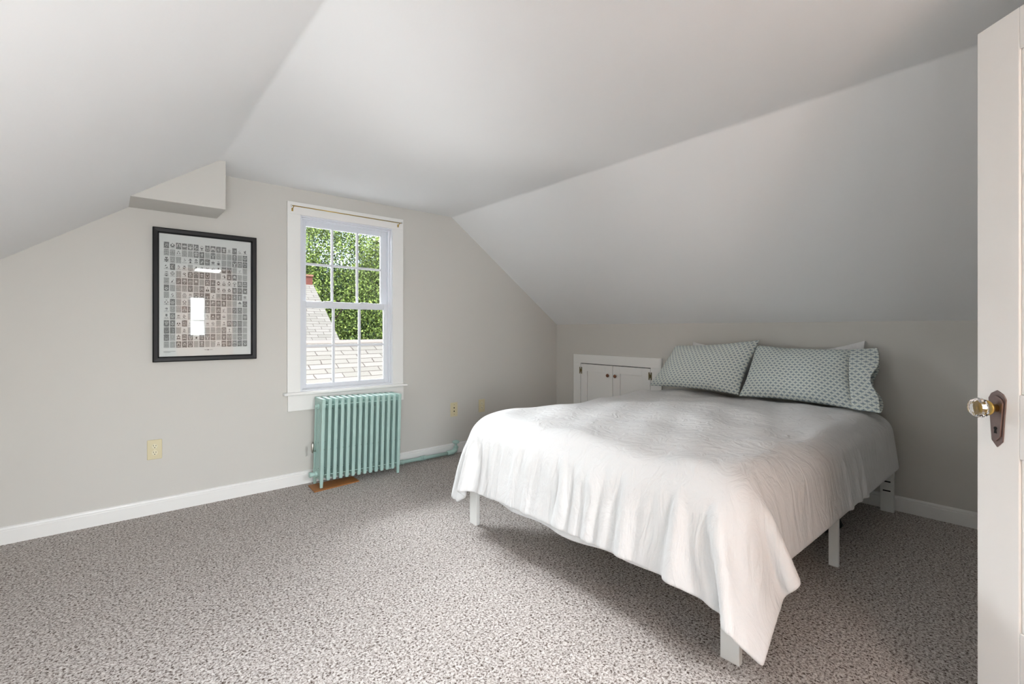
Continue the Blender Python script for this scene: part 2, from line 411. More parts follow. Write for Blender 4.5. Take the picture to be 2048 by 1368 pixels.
for i in range(NS):
    leg = i in (0, NS - 1)
    if leg or smid is None:
        o = obj('radiator_section', section(leg), M['mint'], rad, local=True)
        for p in o.data.polygons: p.use_smooth = len(p.vertices) == 4 and p.area < .002 and abs(p.normal.z) < .9 and False
        if not leg: smid = o
    else:
        o = smid.copy(); COL.objects.link(o); o.parent = rad
    o.location = (.016 + i * PITCH, 0, 0)
for z in (.618, .10):
    b = BM(); tube(b, [(.0, .014, z), (.645, .014, z)], .0028, 6); obj('tie_rod', b, M['mint'], rad, local=True)
b = BM(); lathe(b, [(.018, 0), (.018, .01), (.012, .012), (.011, .02)], dirM((-.001, .088, .60), (-1, 0, 0)), 6); obj('end_plug', b, M['mint'], rad, local=True)
b = BM(); tube(b, [(0, .10, .265), (-.022, .10, .265), (-.026, .10, .275)], .004, 8); lathe(b, [(.004, -.02), (.009, -.014), (.010, 0), (.010, .045), (.006, .055)], Matrix.Translation((-.026, .10, .275)), 14); obj('air_vent', b, M['steel'], rad, True, local=True)
b = BM(); lathe(b, [(.022, 0), (.022, .012), (.016, .014), (.016, .035), (.02, .037), (.02, .05)], dirM((.001, .088, .095), (-1, 0, 0)), 10); obj('bottom_plug', b, M['mint'], rad, local=True)
b = BM(); lathe(b, [(.024, 0), (.026, .004), (.022, .008)], Matrix.Translation((.016, .016, -.002)), 14); obj('foot_cup', b, M['dark'], rad, local=True)

pipe = thing('heating_pipe', (2.2, D - .06, 0), 'mint painted heating pipe along the baseboard right of the radiator', 'pipe')
b = BM(); yp = D - .062
tube(b, [(1.80, D - .142, .075), (1.855, D - .135, .055), (1.89, D - .09, .036), (1.93, yp, .030), (2.16, yp, .027), (2.40, yp, .026)], .0165, 14)
for x in (1.93, 2.12, 2.145, 2.40): lathe(b, [(.0205, -.012), (.0205, .012)], dirM((x, yp, .029), (1, 0, 0)), 14)
obj('pipe', b, M['mint'], pipe, True)
b = BM(); tube(b, [(2.40, yp, .028), (2.45, yp, .030), (2.475, yp, .042), (2.485, yp, .07)], [.021, .022, .024, .020], 14)
lathe(b, [(.022, .062), (.024, .068), (.020, .078), (.012, .082), (.010, .105)], Matrix.Translation((2.485, yp, 0)), 14); obj('valve_body', b, M['mint'], pipe, True)
b = BM(); lathe(b, [(.010, .10), (.028, .108), (.034, .116), (.032, .126), (.018, .134), (.004, .136)], Matrix.Translation((2.485, yp, 0)), 18); obj('valve_handle', b, M['mint'], pipe, True)

b = BM(); prism(b, [(1.140, 3.690), (1.128, 3.512), (1.475, 3.545), (1.475, 3.690)], .001, .008, 'Z')
tag(obj('floor_board', b, M['wood'], loc=(1.3, 3.6, 0)), 'bare wooden board on the carpet under the radiator left foot', 'board')

# ------------------------------------------------------------------ wall plates
def plate(x0, x1, z0, z1, kind, label, group=None):
    t = thing('outlet' if kind == 'duplex' else 'cable_jack', ((x0 + x1) / 2, D, (z0 + z1) / 2), label, 'outlet' if kind == 'duplex' else 'wall jack', group)
    xc, zm = (x0 + x1) / 2, (z0 + z1) / 2
    b = BM(); box(b, x0, x1, D - .006, D, z0, z1, .003); obj('cover_plate', b, M['plate'], t)
    if kind == 'duplex':
        for s in (1, -1):
            z = zm + s * .021
            b = BM(); lathe(b, [(.0165, 0), (.0165, .0035), (.015, .0045)], dirM((xc, D - .005, z), (0, -1, 0)), 20); so = obj('socket', b, M['plate_in'], t)
            b = BM()
            box(b, xc - .0075, xc - .0050, D - .0102, D - .0092, z + .000, z + .009); box(b, xc + .0050, xc + .0075, D - .0102, D - .0092, z + .000, z + .008)
            lathe(b, [(.0028, 0), (.0028, .001)], dirM((xc, D - .0092, z - .008), (0, -1, 0)), 10)
            obj('slots', b, M['dark'], so)
        b = BM(); lathe(b, [(.003, 0), (.003, .001)], dirM((xc, D - .006, zm), (0, -1, 0)), 10); obj('screw', b, M['plate_in'], t)
    else:
        for s in (1, -1):
            b = BM(); lathe(b, [(.0065, 0), (.0065, .0015)], dirM((xc, D - .006, zm + s * .016), (0, -1, 0)), 14); obj('jack', b, M['dark'], t)
            b = BM(); lathe(b, [(.003, 0), (.003, .001)], dirM((xc, D - .006, zm + s * .045), (0, -1, 0)), 10); obj('screw', b, M['hinge'], t)
plate(.186, .263, .348, .473, 'duplex', 'ivory double outlet on the end wall below the poster')
plate(2.462, 2.542, .348, .480, 'jack', 'ivory plate with two round jacks between radiator and corner')
plate(2.794, 2.869, .353, .480, 'duplex', 'ivory double outlet on the end wall nearest the bed')

# ------------------------------------------------------------------ framed poster
pos = thing('framed_poster', (.509, D, 1.40), 'black framed poster of small black and white pictures in a grid left of the window', 'framed poster')
x0, x1, z0, z1 = .213, .8055, .968, 1.831; fw = .034
b = BM()
prv = [(0, 0), (.0, .028), (.006, .032), (fw - .008, .030), (fw - .002, .022), (fw, .010), (fw, 0)]
cor = [(x0, z0, 1, 1), (x1, z0, -1, 1), (x1, z1, -1, -1), (x0, z1, 1, -1)]
rg = [[b.verts.new((cx + sx * a, D - d, cz + sz * a)) for a, d in prv] for cx, cz, sx, sz in cor]
for i in range(4):
    A, B = rg[i], rg[(i + 1) % 4]
    for k in range(len(prv)): b.faces.new((A[k], B[k], B[(k + 1) % len(prv)], A[(k + 1) % len(prv)]))
obj('frame', b, M['black'], pos)
b = BM(); box(b, x0 + fw - .002, x1 - fw + .002, D - .0125, D - .0105, z0 + fw - .002, z1 - fw + .002); obj('glass', b, M['glass'], pos)
def poster_mat():
    m = mat('poster_print', (226, 225, 222), .7, spec=.1); T = m.node_tree; n = T.nodes; l = T.links; B_ = n['Principled BSDF']
    mm = lambda op, a, b_=None, c=None: node_math(T, op, a, b_, c)
    uv = n.new('ShaderNodeUVMap'); uv.uv_map = 'UVMap'; s = n.new('ShaderNodeSeparateXYZ'); l.new(uv.outputs[0], s.inputs[0])
    u = mm('MULTIPLY', s.outputs[0], 15.0); v = mm('MULTIPLY', s.outputs[1], 15.0)
    cu = mm('FLOOR', u); cv = mm('FLOOR', v); fu = mm('FRACT', u); fv = mm('FRACT', v)
    inside = mm('MULTIPLY', mm('MULTIPLY', mm('GREATER_THAN', s.outputs[0], 0), mm('LESS_THAN', s.outputs[0], 1)), mm('MULTIPLY', mm('GREATER_THAN', s.outputs[1], 0), mm('LESS_THAN', s.outputs[1], 1)))
    tile = mm('MULTIPLY', mm('MULTIPLY', mm('GREATER_THAN', fu, .07), mm('LESS_THAN', fu, .93)), mm('MULTIPLY', mm('GREATER_THAN', fv, .05), mm('LESS_THAN', fv, .95)))
    cb = n.new('ShaderNodeCombineXYZ'); l.new(cu, cb.inputs[0]); l.new(cv, cb.inputs[1])
    wn = n.new('ShaderNodeTexWhiteNoise'); wn.noise_dimensions = '3D'; l.new(cb.outputs[0], wn.inputs['Vector'])
    sc = n.new('ShaderNodeSeparateColor'); l.new(wn.outputs['Color'], sc.inputs[0])
    r1, r2, r3 = sc.outputs[0], sc.outputs[1], sc.outputs[2]
    # symmetric drawing coordinates in each tile
    x = mm('SUBTRACT', fu, .5); y = mm('SUBTRACT', fv, .5)
    xs = mm('ABSOLUTE', x)
    cc = n.new('ShaderNodeCombineXYZ')
    sym = mm('GREATER_THAN', r3, .4)
    xx = mm('ADD', mm('MULTIPLY', xs, sym), mm('MULTIPLY', x, mm('SUBTRACT', 1, sym)))
    l.new(mm('ADD', xx, mm('MULTIPLY', cu, 7.3)), cc.inputs[0]); l.new(mm('ADD', y, mm('MULTIPLY', cv, 5.7)), cc.inputs[1])
    nz = n.new('ShaderNodeTexNoise'); nz.inputs['Detail'].default_value = 2; l.new(cc.outputs[0], nz.inputs['Vector']); l.new(mm('ADD', mm('MULTIPLY', r2, 5), 3), nz.inputs['Scale'])
    shape = mm('GREATER_THAN', nz.outputs['Fac'], .52)
    nz2 = n.new('ShaderNodeTexNoise'); nz2.inputs['Detail'].default_value = 3; nz2.inputs['Scale'].default_value = 13; l.new(cc.outputs[0], nz2.inputs['Vector'])
    fine = mm('GREATER_THAN', nz2.outputs['Fac'], .51)
    disc = mm('LESS_THAN', mm('SQRT', mm('ADD', mm('MULTIPLY', x, x), mm('MULTIPLY', y, y))), mm('ADD', mm('MULTIPLY', r3, .15), .22))
    textb = mm('MULTIPLY', mm('LESS_THAN', fv, .26), mm('GREATER_THAN', mm('SINE', mm('MULTIPLY', fv, 60)), .1))
    # dark-ground tiles, light-ground tiles with a dark drawing, grey half tone tiles
    dark = mm('SUBTRACT', 1, mm('MULTIPLY', mm('MAXIMUM', mm('MULTIPLY', disc, shape), mm('MULTIPLY', fine, .8)), .85))
    light = mm('MAXIMUM', mm('MULTIPLY', mm('MULTIPLY', disc, shape), .9), mm('MULTIPLY', textb, .4))
    grey = mm('ADD', mm('MULTIPLY', fine, .55), .18)
    isd = mm('LESS_THAN', r1, .48); isl = mm('GREATER_THAN', r1, .72)
    ink = mm('ADD', mm('ADD', mm('MULTIPLY', isd, dark), mm('MULTIPLY', isl, light)), mm('MULTIPLY', mm('SUBTRACT', mm('SUBTRACT', 1, isd), isl), grey))
    ink = mm('MULTIPLY', mm('MULTIPLY', ink, tile), inside)
    mx = n.new('ShaderNodeMix'); mx.data_type = 'RGBA'; mx.inputs['A'].default_value = lin((230, 229, 226)); mx.inputs['B'].default_value = lin((34, 32, 31))
    l.new(ink, mx.inputs['Factor']); l.new(mx.outputs['Result'], B_.inputs['Base Color'])
    return m
b = BM(); yv = D - .009
vs = [b.verts.new(p) for p in ((x0 + .03, yv, z0 + .03), (x1 - .03, yv, z0 + .03), (x1 - .03, yv, z1 - .03), (x0 + .03, yv, z1 - .03))]
vb = [b.verts.new((v.co.x, D - .001, v.co.z)) for v in vs]
fr = b.faces.new(vs); b.faces.new(vb[::-1])
for i in range(4): b.faces.new((vs[i], vb[i], vb[(i + 1) % 4], vs[(i + 1) % 4]))
uvl = b.loops.layers.uv.new('UVMap')
for f in b.faces:
    for lp in f.loops: lp[uvl].uv = ((lp.vert.co.x - .269) / (.751 - .269), (lp.vert.co.z - 1.056) / (1.747 - 1.056))
obj('print', b, poster_mat(), pos)
for (a, c, z, h) in ((.270, .333, 1.034, .0016), (.270, .306, 1.028, .0014), (.492, .507, 1.0395, .0018), (.519, .540, 1.0395, .0014)):
    b = BM(); box(b, a, c, D - .0095, D - .0088, z, z + h); obj('caption_line', b, M['dark'], pos)
b = BM(); lathe(b, [(.0036, 0), (.0036, .0006)], dirM((.5135, D - .009, 1.040), (0, -1, 0)), 12)
obj('caption_mark', b, M['dark'], pos)

# ------------------------------------------------------------------ wall cupboard in the knee wall
cab = thing('wall_cupboard', (XR, 2.97, 0), 'low white cupboard with two small doors set in the knee wall left of the pillows', 'cupboard')
b = BM()
box(b, XR - .02, XR, 3.405, 3.506, .10, .813); box(b, XR - .02, XR, 2.42, 2.536, .10, .813); box(b, XR - .02, XR, 2.42, 3.506, .813, .908); box(b, XR - .02, XR, 2.536, 3.405, .10, .14)
obj('casing', b, M['trim'], cab, bevel=.002)
b = BM(); box(b, XR - .004, XR - .001, 2.53, 3.41, .12, .818); obj('gap_shade_backing', b, M['dark'], cab)  # near-black sheet paints the shade in the gaps around the doors
for y0, y1, ky, hy in ((2.981, 3.401, 3.028, 3.401), (2.540, 2.975, 2.936, 2.540)):
    b = BM(); zt = .806; w = .088
    yy0, yy1 = y0, y1
    box(b, XR - .019, XR - .003, yy0, yy0 + w, .144, zt); box(b, XR - .019, XR - .003, yy1 - w, yy1, .144, zt)
    box(b, XR - .019, XR - .003, yy0 + w, yy1 - w, zt - .075, zt); box(b, XR - .019, XR - .003, yy0 + w, yy1 - w, .144, .22)
    box(b, XR - .010, XR - .003, yy0 + w, yy1 - w, .22, zt - .075)
    dr = obj('cupboard_door', b, M['trim'], cab, bevel=.0015)
    b = BM(); lathe(b, [(.006, 0), (.006, .010), (.016, .014), (.018, .020), (.015, .027), (.004, .030)], dirM((XR - .019, ky, .705), (-1, 0, 0)), 18); obj('knob', b, M['knobwood'], dr, True)
    for zz in (.735, .24):
        b = BM()
        for s in (-1, 1): box(b, XR - .022, XR - .0185, hy + s * .012 - .006, hy + s * .012 + .006, zz - .036, zz + .036, .001)
        box(b, XR - .023, XR - .0185, hy - .010, hy + .010, zz - .012, zz + .012); tube(b, [(XR - .023, hy, zz - .02), (XR - .023, hy, zz + .02)], .003, 8)
        obj('hinge', b, M['hinge'], dr)

# ------------------------------------------------------------------ bed
bed = thing('bed', (2.75, 1.54, 0), 'white metal platform bed frame under the white duvet', 'bed')
b = BM(); box(b, 1.674, 1.700, .738, .806, .0, .30); obj('leg', b, M['white_metal'], bed, bevel=.002)
b = BM(); box(b, 1.676, 1.702, 2.290, 2.358, .0, .34); obj('leg', b, M['white_metal'], bed, bevel=.002)
for y in (.727, 2.33):
    b = BM(); box(b, 2.742, 2.764, y, y + .042, 0, .30); obj('leg', b, M['white_metal'], bed, bevel=.002)
for y in (.711, 2.31):
    b = BM(); box(b, 3.822, 3.850, y, y + .070, 0, .42)
    lg = obj('leg', b, M['white_metal'], bed, bevel=.002)
    for z in (.195, .136):
        b = BM(); box(b, 3.8212, 3.8232, y + .016, y + .056, z - .004, z + .004); obj('slot', b, M['dark'], lg)
for y in (.735, 2.335):
    b = BM(); box(b, 1.70, 3.83, y, y + .025, .29, .35); obj('side_rail', b, M['white_metal'], bed, bevel=.002)
for x in (1.70, 3.80):
    b = BM(); box(b, x, x + .025, .76, 2.335, .29, .35); obj('end_rail', b, M['white_metal'], bed, bevel=.002)
b = BM()
for k in range(12): box(b, 1.80 + k * .17, 1.87 + k * .17, .76, 2.335, .325, .35)
obj('slat_base', b, M['white_metal'], bed)
b = BM(); box(b, 1.745, 3.86, .745, 2.35, .35, .625, .07)
tag(obj('mattress', b, M['mattress'], loc=(2.78, 1.55, .35), smooth=False), 'pale yellow mattress on the bed frame, corner showing past the duvet at the head', 'mattress')

# ---- duvet: cloth laid over the mattress and let fall
def drape():
    rng = np.random.default_rng(4)
    h = .02; X0 = 3.76; y0, y1 = .425, 2.66
    nx = int((X0 - 1.66 + .355) / h) + 1; ny = int((y1 - y0) / h) + 1
    P = np.zeros((nx, ny, 3)); S = np.arange(nx) * h; Yc = y0 + np.arange(ny) * h
    P[:, :, 0] = X0 - S[:, None]; P[:, :, 1] = Yc[None, :]; P[:, :, 2] = .70
    P[:, :, 2] += rng.normal(0, .003, (nx, ny))
    hang = np.clip((S - (X0 - 1.70)) / .12, 0, 1)
    fx = 1 + .13 * hang[:, None] * (0.6 + .4 * np.sin(Yc * 5.1 + 1))[None, :] * np.ones((nx, ny))     # fullness along the foot
    hy = np.clip((np.abs(Yc - 1.54) - .80) / .12, 0, 1)
    gy = 1 + .03 * hy[None, :] * np.ones((nx, ny))
    # keep mask: the far foot corner is short
    sx = S - (X0 - 1.66); sy = Yc - 2.37
    A, B_ = np.meshgrid(sx, sy, indexing='ij')
    keep = ~((A > 0.02) & (B_ > 0.02) & (((A / .36) ** 2 + (B_ / .30) ** 2) > 1.05))
    rx = h * gy; ry = h * fx
    cq = np.clip((S - (X0 - 1.62)) / .1, 0, 1)[:, None] * np.clip((.70 - Yc) / .1, 0, 1)[None, :]
    rx = rx * (1 - .17 * cq); ry = ry * (1 - .12 * cq)
    lo = np.array([1.665, .715, -.5]); hi = np.array([4.2, 2.385, .652]); r = .12
    c = (lo + hi) / 2; hb = (hi - lo) / 2 - r
    Yt = np.where(Yc < .74, .635 + (Yc - .425) * .42, Yc + .024 * (Yc < .95))[None, :] * np.ones((nx, ny))
    hg = (S[:, None] > X0 - 1.62) & (Yc[None, :] < 1.05)
    V = np.zeros_like(P); dt = .012
    An = S[:, None] - (X0 - 1.66); Bn = .715 - Yc[None, :]
    kf = keep.astype(float)
    def con(Pa, Pb, rest, w, k):
        d = Pb - Pa; L = np.sqrt((d * d).sum(-1)) + 1e-9
        cr = d * ((L - rest) / L * .5 * k * w)[..., None]
        Pa += cr; Pb -= cr
    def axis(step, k, bend=False):
        for par in range(2 * step):
            # along i
            if par + step < nx:
                ia = np.array([i for i in range(par, nx - step, 2 * step)])
                if len(ia):
                    sl = slice(par, nx - step, 2 * step); sb = slice(par + step, nx, 2 * step)
                    con(P[sl], P[sb], step * rx[sl] * (.97 if bend else 1), kf[sl] * kf[sb], k)
            sl = slice(par, ny - step, 2 * step); sb = slice(par + step, ny, 2 * step)
            con(P[:, sl], P[:, sb], step * ry[:, sl] * (.97 if bend else 1), kf[:, sl] * kf[:, sb], k)
    def shear(k):
        for p in (0, 1):
            for q in (0, 1):
                a = P[p:nx - 1:2, q:ny - 1:2]; b2 = P[p + 1:nx:2, q + 1:ny:2]
                rr = np.sqrt(rx[p:nx - 1:2, q:ny - 1:2] ** 2 + ry[p:nx - 1:2, q:ny - 1:2] ** 2)
                con(a, b2, rr, kf[p:nx - 1:2, q:ny - 1:2] * kf[p + 1:nx:2, q + 1:ny:2], k)
                a = P[p + 1:nx:2, q:ny - 1:2]; b2 = P[p:nx - 1:2, q + 1:ny:2]
                con(a, b2, rr, kf[p + 1:nx:2, q:ny - 1:2] * kf[p:nx - 1:2, q + 1:ny:2], k)
    for it in range(240):
        V[..., 2] -= 6.0 * dt; V *= .975
        Q = P.copy(); P += V * dt
        for k in range(12):
            axis(1, 1.0); shear(.35); axis(2, .12, True)
            d = P - c; gr = np.clip(.60 - P[..., 2], 0, 1)
            d[..., 0] += .22 * gr; d[..., 1] -= np.sign(d[..., 1]) * .13 * gr; q = np.abs(d) - hb
            inside = (q > -r).all(-1)
            qc = np.maximum(q, 0); L = np.sqrt((qc ** 2).sum(-1))
            ins = (L < r) & (q.max(-1) < r)
            out = ins & (L > 1e-6)
            n = np.sign(d) * qc / (L[..., None] + 1e-9)
            P[out] += (n * (r - L)[..., None])[out]
            deep = ins & ~out
            P[deep, 2] = hi[2]
            fr = (out | deep) & (P[..., 2] > hi[2] - .03)
            P[fr, 0] = Q[fr, 0] + (P[fr, 0] - Q[fr, 0]) * .15; P[fr, 1] = Q[fr, 1] + (P[fr, 1] - Q[fr, 1]) * .15
            P[hg, 1] += (Yt[hg] - P[hg, 1]) * .015
            P[..., 2] = np.maximum(P[..., 2], .03)
            P[0, :, 0] = X0
        V = (P - Q) / dt
    return P, keep, S, Yc
P, keep, S_, Yc_ = drape()
# soft unevenness of the filling on the top
Xg, Yg = P[..., 0], P[..., 1]
topw = np.clip((P[..., 2] - .58) / .06, 0, 1)
P[..., 2] += topw * (.012 * np.sin(Xg * 5.1 + 1.3 * np.sin(Yg * 3)) * np.sin(Yg * 4.3 + .6) + .006 * np.sin(Xg * 13 + Yg * 4 + 2 * np.sin(Yg * 7)) + .004 * np.sin(Xg * 9 - Yg * 21))
hgw = np.clip((1.72 - P[..., 0]) / .06, 0, 1) * np.clip((.60 - P[..., 2]) / .10, 0, 1)
fall = np.clip((.62 - P[..., 2]) / .35, 0, 1)
rg_ = np.zeros_like(P[..., 0]); rngc = np.random.default_rng(11)
for _ in range(60):
    yc = rngc.uniform(.62, 2.4); wd = rngc.uniform(.007, .018); am = rngc.uniform(.006, .017) * rngc.choice([1, 1, -.7]); dr = rngc.uniform(-.12, .12); ln_ = rngc.uniform(.35, 1.0)
    yy_ = Yc_[None, :] * np.ones_like(fall) - yc - dr * fall
    rg_ += am * np.exp(-(yy_ / (wd * (1 + .9 * fall))) ** 2) * np.clip(1.3 - fall / ln_, 0, 1) ** .5
P[..., 0] -= rg_ * hgw
def grid_mesh(P, keep, name, m, parent, loc, thick, levels=1):
    nx, ny, _ = P.shape
    idx = -np.ones((nx, ny), int); ids = np.argwhere(keep); idx[keep] = np.arange(len(ids))
    verts = P[keep] - np.array(loc)
    faces = []
    for i in range(nx - 1):
        for j in range(ny - 1):
            q = (idx[i, j], idx[i + 1, j], idx[i + 1, j + 1], idx[i, j + 1])
            if min(q) >= 0: faces.append(q)
    me = bpy.data.meshes.new(name); me.from_pydata(verts.tolist(), [], faces)
    o = bpy.data.objects.new(name, me); COL.objects.link(o)
    o.location = loc if parent is None else (0, 0, 0)
    me.materials.append(m); o.parent = parent
    for p in me.polygons: p.use_smooth = True
    bm = bmesh.new(); bm.from_mesh(me); bmesh.ops.delete(bm, geom=[v for v in bm.verts if not v.link_faces], context='VERTS'); bm.to_mesh(me); bm.free()
    if thick:
        s = o.modifiers.new('thick', 'SOLIDIFY'); s.thickness = thick; s.offset = 0
    if levels:
        s = o.modifiers.new('sub', 'SUBSURF'); s.levels = levels; s.render_levels = levels
    return o
DL = (2.7, 1.5, .30)
duv = grid_mesh(P, keep, 'duvet', M['linen'], None, DL, .016)
tag(duv, 'rumpled white duvet hanging over the sides of the bed, long at the near corner', 'duvet')
# lower layer of the duvet cover showing under the hem at the foot
i0 = int(np.argmax(S_ > (3.76 - 1.66 + .16)))
j0 = int(np.argmax(Yc_ > .95)); j1 = int(np.argmax(Yc_ > 2.2))
L_ = P[i0:, j0:j1].copy(); n_i = L_.shape[0]
for _ in range(5): L_[:, 1:-1] = (L_[:, :-2] + L_[:, 2:] + 2 * L_[:, 1:-1]) / 4
w = np.linspace(0, 1, n_i)[:, None]; t = np.linspace(0, 1, j1 - j0)[None, :]
L_[..., 0] += .014 + .006 * w; L_[..., 2] -= w * (.030 * np.sin(np.pi * t) + .008 * np.sin(t * 19))
grid_mesh(L_, np.ones(L_.shape[:2], bool), 'duvet_lining', M['linen'], duv, DL, .004)

# ---- pillows
def pillow(name, c, size, thick, mtl, label, cat='pillow', group=None, seed=0, open_end=False, n=36, sag=.0):
    """c: four corners bottom-left, bottom-right, top-right, top-left as seen from the foot; front faces the room"""
    BL, BR, TR, TL = [Vector(p) for p in c]; ctr = (BL + BR + TR + TL) / 4
    b = BM(); uvl = b.loops.layers.uv.new('UVMap'); nrm = (BR - BL).cross(TL - BL).normalized()
    rnd = random.Random(seed); ph = [rnd.uniform(0, 6) for _ in range(8)]
    m = int(n * .65)
    def pt(u, v, s):
        U, V = 2 * u - 1, 2 * v - 1
        # pinched edges: sides curve in slightly between the corners
        u2 = u + (.5 - u) * .055 * (1 - V * V) * abs(U); v2 = v + (.5 - v) * .10 * (1 - U * U) * abs(V)
        p = (1 - v2) * ((1 - u2) * BL + u2 * BR) + v2 * ((1 - u2) * TL + u2 * TR)
        prof = max(0, (1 - abs(U) ** 2.6)) ** .55 * max(0, (1 - abs(V) ** 2.4)) ** .55
        t = thick * .5 * prof
        edge = (1 - prof)
        t += s * .006 * math.sin(U * 9 + ph[0] + 2 * V) * prof + .008 * math.sin(V * 7 + ph[1] + U * 5) * prof * edge * 2
        k = s * t + sag * (v2 - v2 * v2) * thick
        return p + nrm * k
    F = {}; 
    for s in (1, -1):
        for i in range(n + 1):
            for j in range(m + 1):
                e = i in (0, n) or j in (0, m)
                if s == -1 and e: F[s, i, j] = F[1, i, j]
                else: F[s, i, j] = b.verts.new(pt(i / n, j / m, s))
    Wd, Hd = size
    for s in (1, -1):
        for i in range(n):
            for j in range(m):
                q = [(i, j), (i + 1, j), (i + 1, j + 1), (i, j + 1)]
                f = b.faces.new([F[s, a, c_] for a, c_ in (q if s == 1 else q[::-1])])
                for lp, (a, c_) in zip(f.loops, (q if s == 1 else q[::-1])): lp[uvl].uv = (a / n * Wd, c_ / m * Hd + (0 if s == 1 else 5))
    t = thing(name, ctr - Vector((0, 0, 0)), label, cat, group)
    t.location = (ctr.x, ctr.y, min(BL.z, BR.z))
    o = obj('pillowcase', b, mtl, t, True)
    sd = o.modifiers.new('s', 'SUBSURF'); sd.levels = 1; sd.render_levels = 1
    return t, (BL, BR, TR, TL, nrm)

XB = 3.54
pl, _ = pillow('pillow', [(3.60, 2.375, .680), (3.60, 1.585, .676), (3.775, 1.50, 1.105), (3.775, 2.215, 1.040)], (.78, .46), .17, M['fan'],
               'left pillow in blue-grey fan print leaning on the wall beside the cupboard', group=None, seed=1)
pr, (BL, BR, TR, TL, nn) = pillow('pillow', [(3.58, 1.590, .672), (3.56, .835, .668), (3.775, .90, 1.050), (3.80, 1.555, 1.065)], (.74, .46), .18, M['fan'],
               'right pillow in blue-grey fan print with its open pillowcase end at the bed edge', seed=2)
# open hem of the right pillowcase
b = BM(); uvl = b.loops.layers.uv.new('UVMap')
N = 40; rows = []
dirY = Vector((-.02, -1, 0))
K = 7
for k in range(K):
    f = k / (K - 1); row = []
    for q in range(N):
        a = 2 * math.pi * q / N
        v = .5 + .5 * math.sin(a) * (.97 + .03 * f); side = math.cos(a)
        base = BR * (1 - v) + TR * v
        openw = (.050 - .012 * f) * (1 - abs(2 * v - 1) ** 3) ** .6
        notch = math.exp(-((v - .46) / .17) ** 2) * .055 * f
        ln = (.015 + .105 * f * (1 + .10 * math.sin(a * 2 + 1)) - notch) - .05 * (1 - f)
        p = base + dirY * ln + nn * (side * openw + .010 * math.sin(v * 9 + f * 3) * f) + Vector((0, 0, .012 * f * (1 if v > .8 else 0)))
        row.append(b.verts.new(p))
    rows.append(row)
for k in range(K - 1):
    for q in range(N):
        f = b.faces.new((rows[k][q], rows[k][(q + 1) % N], rows[k + 1][(q + 1) % N], rows[k + 1][q]))
        for lp, (kk, qq) in zip(f.loops, ((k, q), (k, q + 1), (k + 1, q + 1), (k + 1, q))):
            vv = .5 + .5 * math.sin(2 * math.pi * qq / N); lp[uvl].uv = (.74 + .02 * kk, vv * .46)
o = obj('pillowcase_hem', b, M['fan'], pr, True); s = o.modifiers.new('t', 'SOLIDIFY'); s.thickness = .003; s = o.modifiers.new('s', 'SUBSURF'); s.levels = 1; s.render_levels = 1
pillow('pillow', [(3.80, 2.20, .69), (3.80, 1.50, .69), (3.862, 1.53, 1.0), (3.862, 2.10, 1.078)], (.7, .4), .07, M['linen'], 'plain white pillow peeking out behind the left patterned pillow', seed=3)
pillow('pillow', [(3.80, 1.45, .69), (3.80, .85, .69), (3.862, .862, 1.112), (3.862, 1.44, .98)], (.7, .4), .07, M['linen'], 'plain white pillow peeking out behind the right patterned pillow', seed=4)

# ---- things under the bed
bag = thing('soft_bag', (3.22, .99, 0), 'black soft bag lying on the carpet under the head of the bed', 'bag')
b = BM(); lathe(b, [(.01, .0), (.13, .004), (.15, .03), (.135, .065), (.08, .09), (.01, .095)], Matrix.Translation((3.24, .99, 0)) @ Matrix.Diagonal((1.0, 1.0, 1, 1)), 20); obj('body', b, M['rubber'], bag, True)
b = BM(); tube(b, [(3.10, 1.0, .085), (3.2, .95, .125), (3.3, .96, .115), (3.36, 1.0, .06)], .007, 8); obj('handle', b, M['rubber'], bag, True)
b = BM(); box(b, 2.88, 3.02, .95, 1.3, 0, .12, .01)
tag(obj('storage_case', b, M['rubber'], loc=(2.95, 1.1, 0)), 'flat black case under the middle of the bed behind the slim leg', 'case')

# ------------------------------------------------------------------ open door
E0 = Vector((1.905, .164)); ed = Vector((.675, .738)).normalized(); nl = Vector((-ed.y, ed.x))   # nl: into the room, towards the camera's left
HW = .76; hinge = E0 - ed * HW
ang = math.atan2(ed.y, ed.x)
door = sempty('door_1', (hinge.x, hinge.y, 0), (0, 0, ang)); door['label'] = 'open white panelled door at the right edge with a glass knob'
# local: x from hinge to free edge, y = 0 face towards camera (+y), thickness to -y
T_ = .036; zb, zt = .012, 2.03; ST = .117
b = BM()
box(b, 0, ST, -T_, 0, zb, zt); box(b, HW - ST, HW, -T_, 0, zb, zt)
for z0_, z1_ in ((zb, .378), (.836, 1.006), (1.919, zt)): box(b, ST, HW - ST, -T_, 0, z0_, z1_)
obj('door_frame', b, M['door'], door, bevel=.0025, local=True)
for z0_, z1_ in ((.378, .836), (1.006, 1.919)):
    b = BM(); box(b, ST, HW - ST, -T_ + .010, -.012, z0_, z1_)
    for y_, s in ((0, -1), (-T_, 1)):
        w_ = .014
        for (xa, xb, za, zb_) in ((ST, ST + w_, z0_, z1_), (HW - ST - w_, HW - ST, z0_, z1_), (ST + w_, HW - ST - w_, z0_, z0_ + w_), (ST + w_, HW - ST - w_, z1_ - w_, z1_)):
            ya, yb = sorted((y_ + s * .005, y_ + s * .0125)); box(b, xa, xb, ya, yb, za, zb_)
    obj('door_panel', b, M['door'], door, bevel=.003, local=True)
kx, kz = HW - .0605, .955
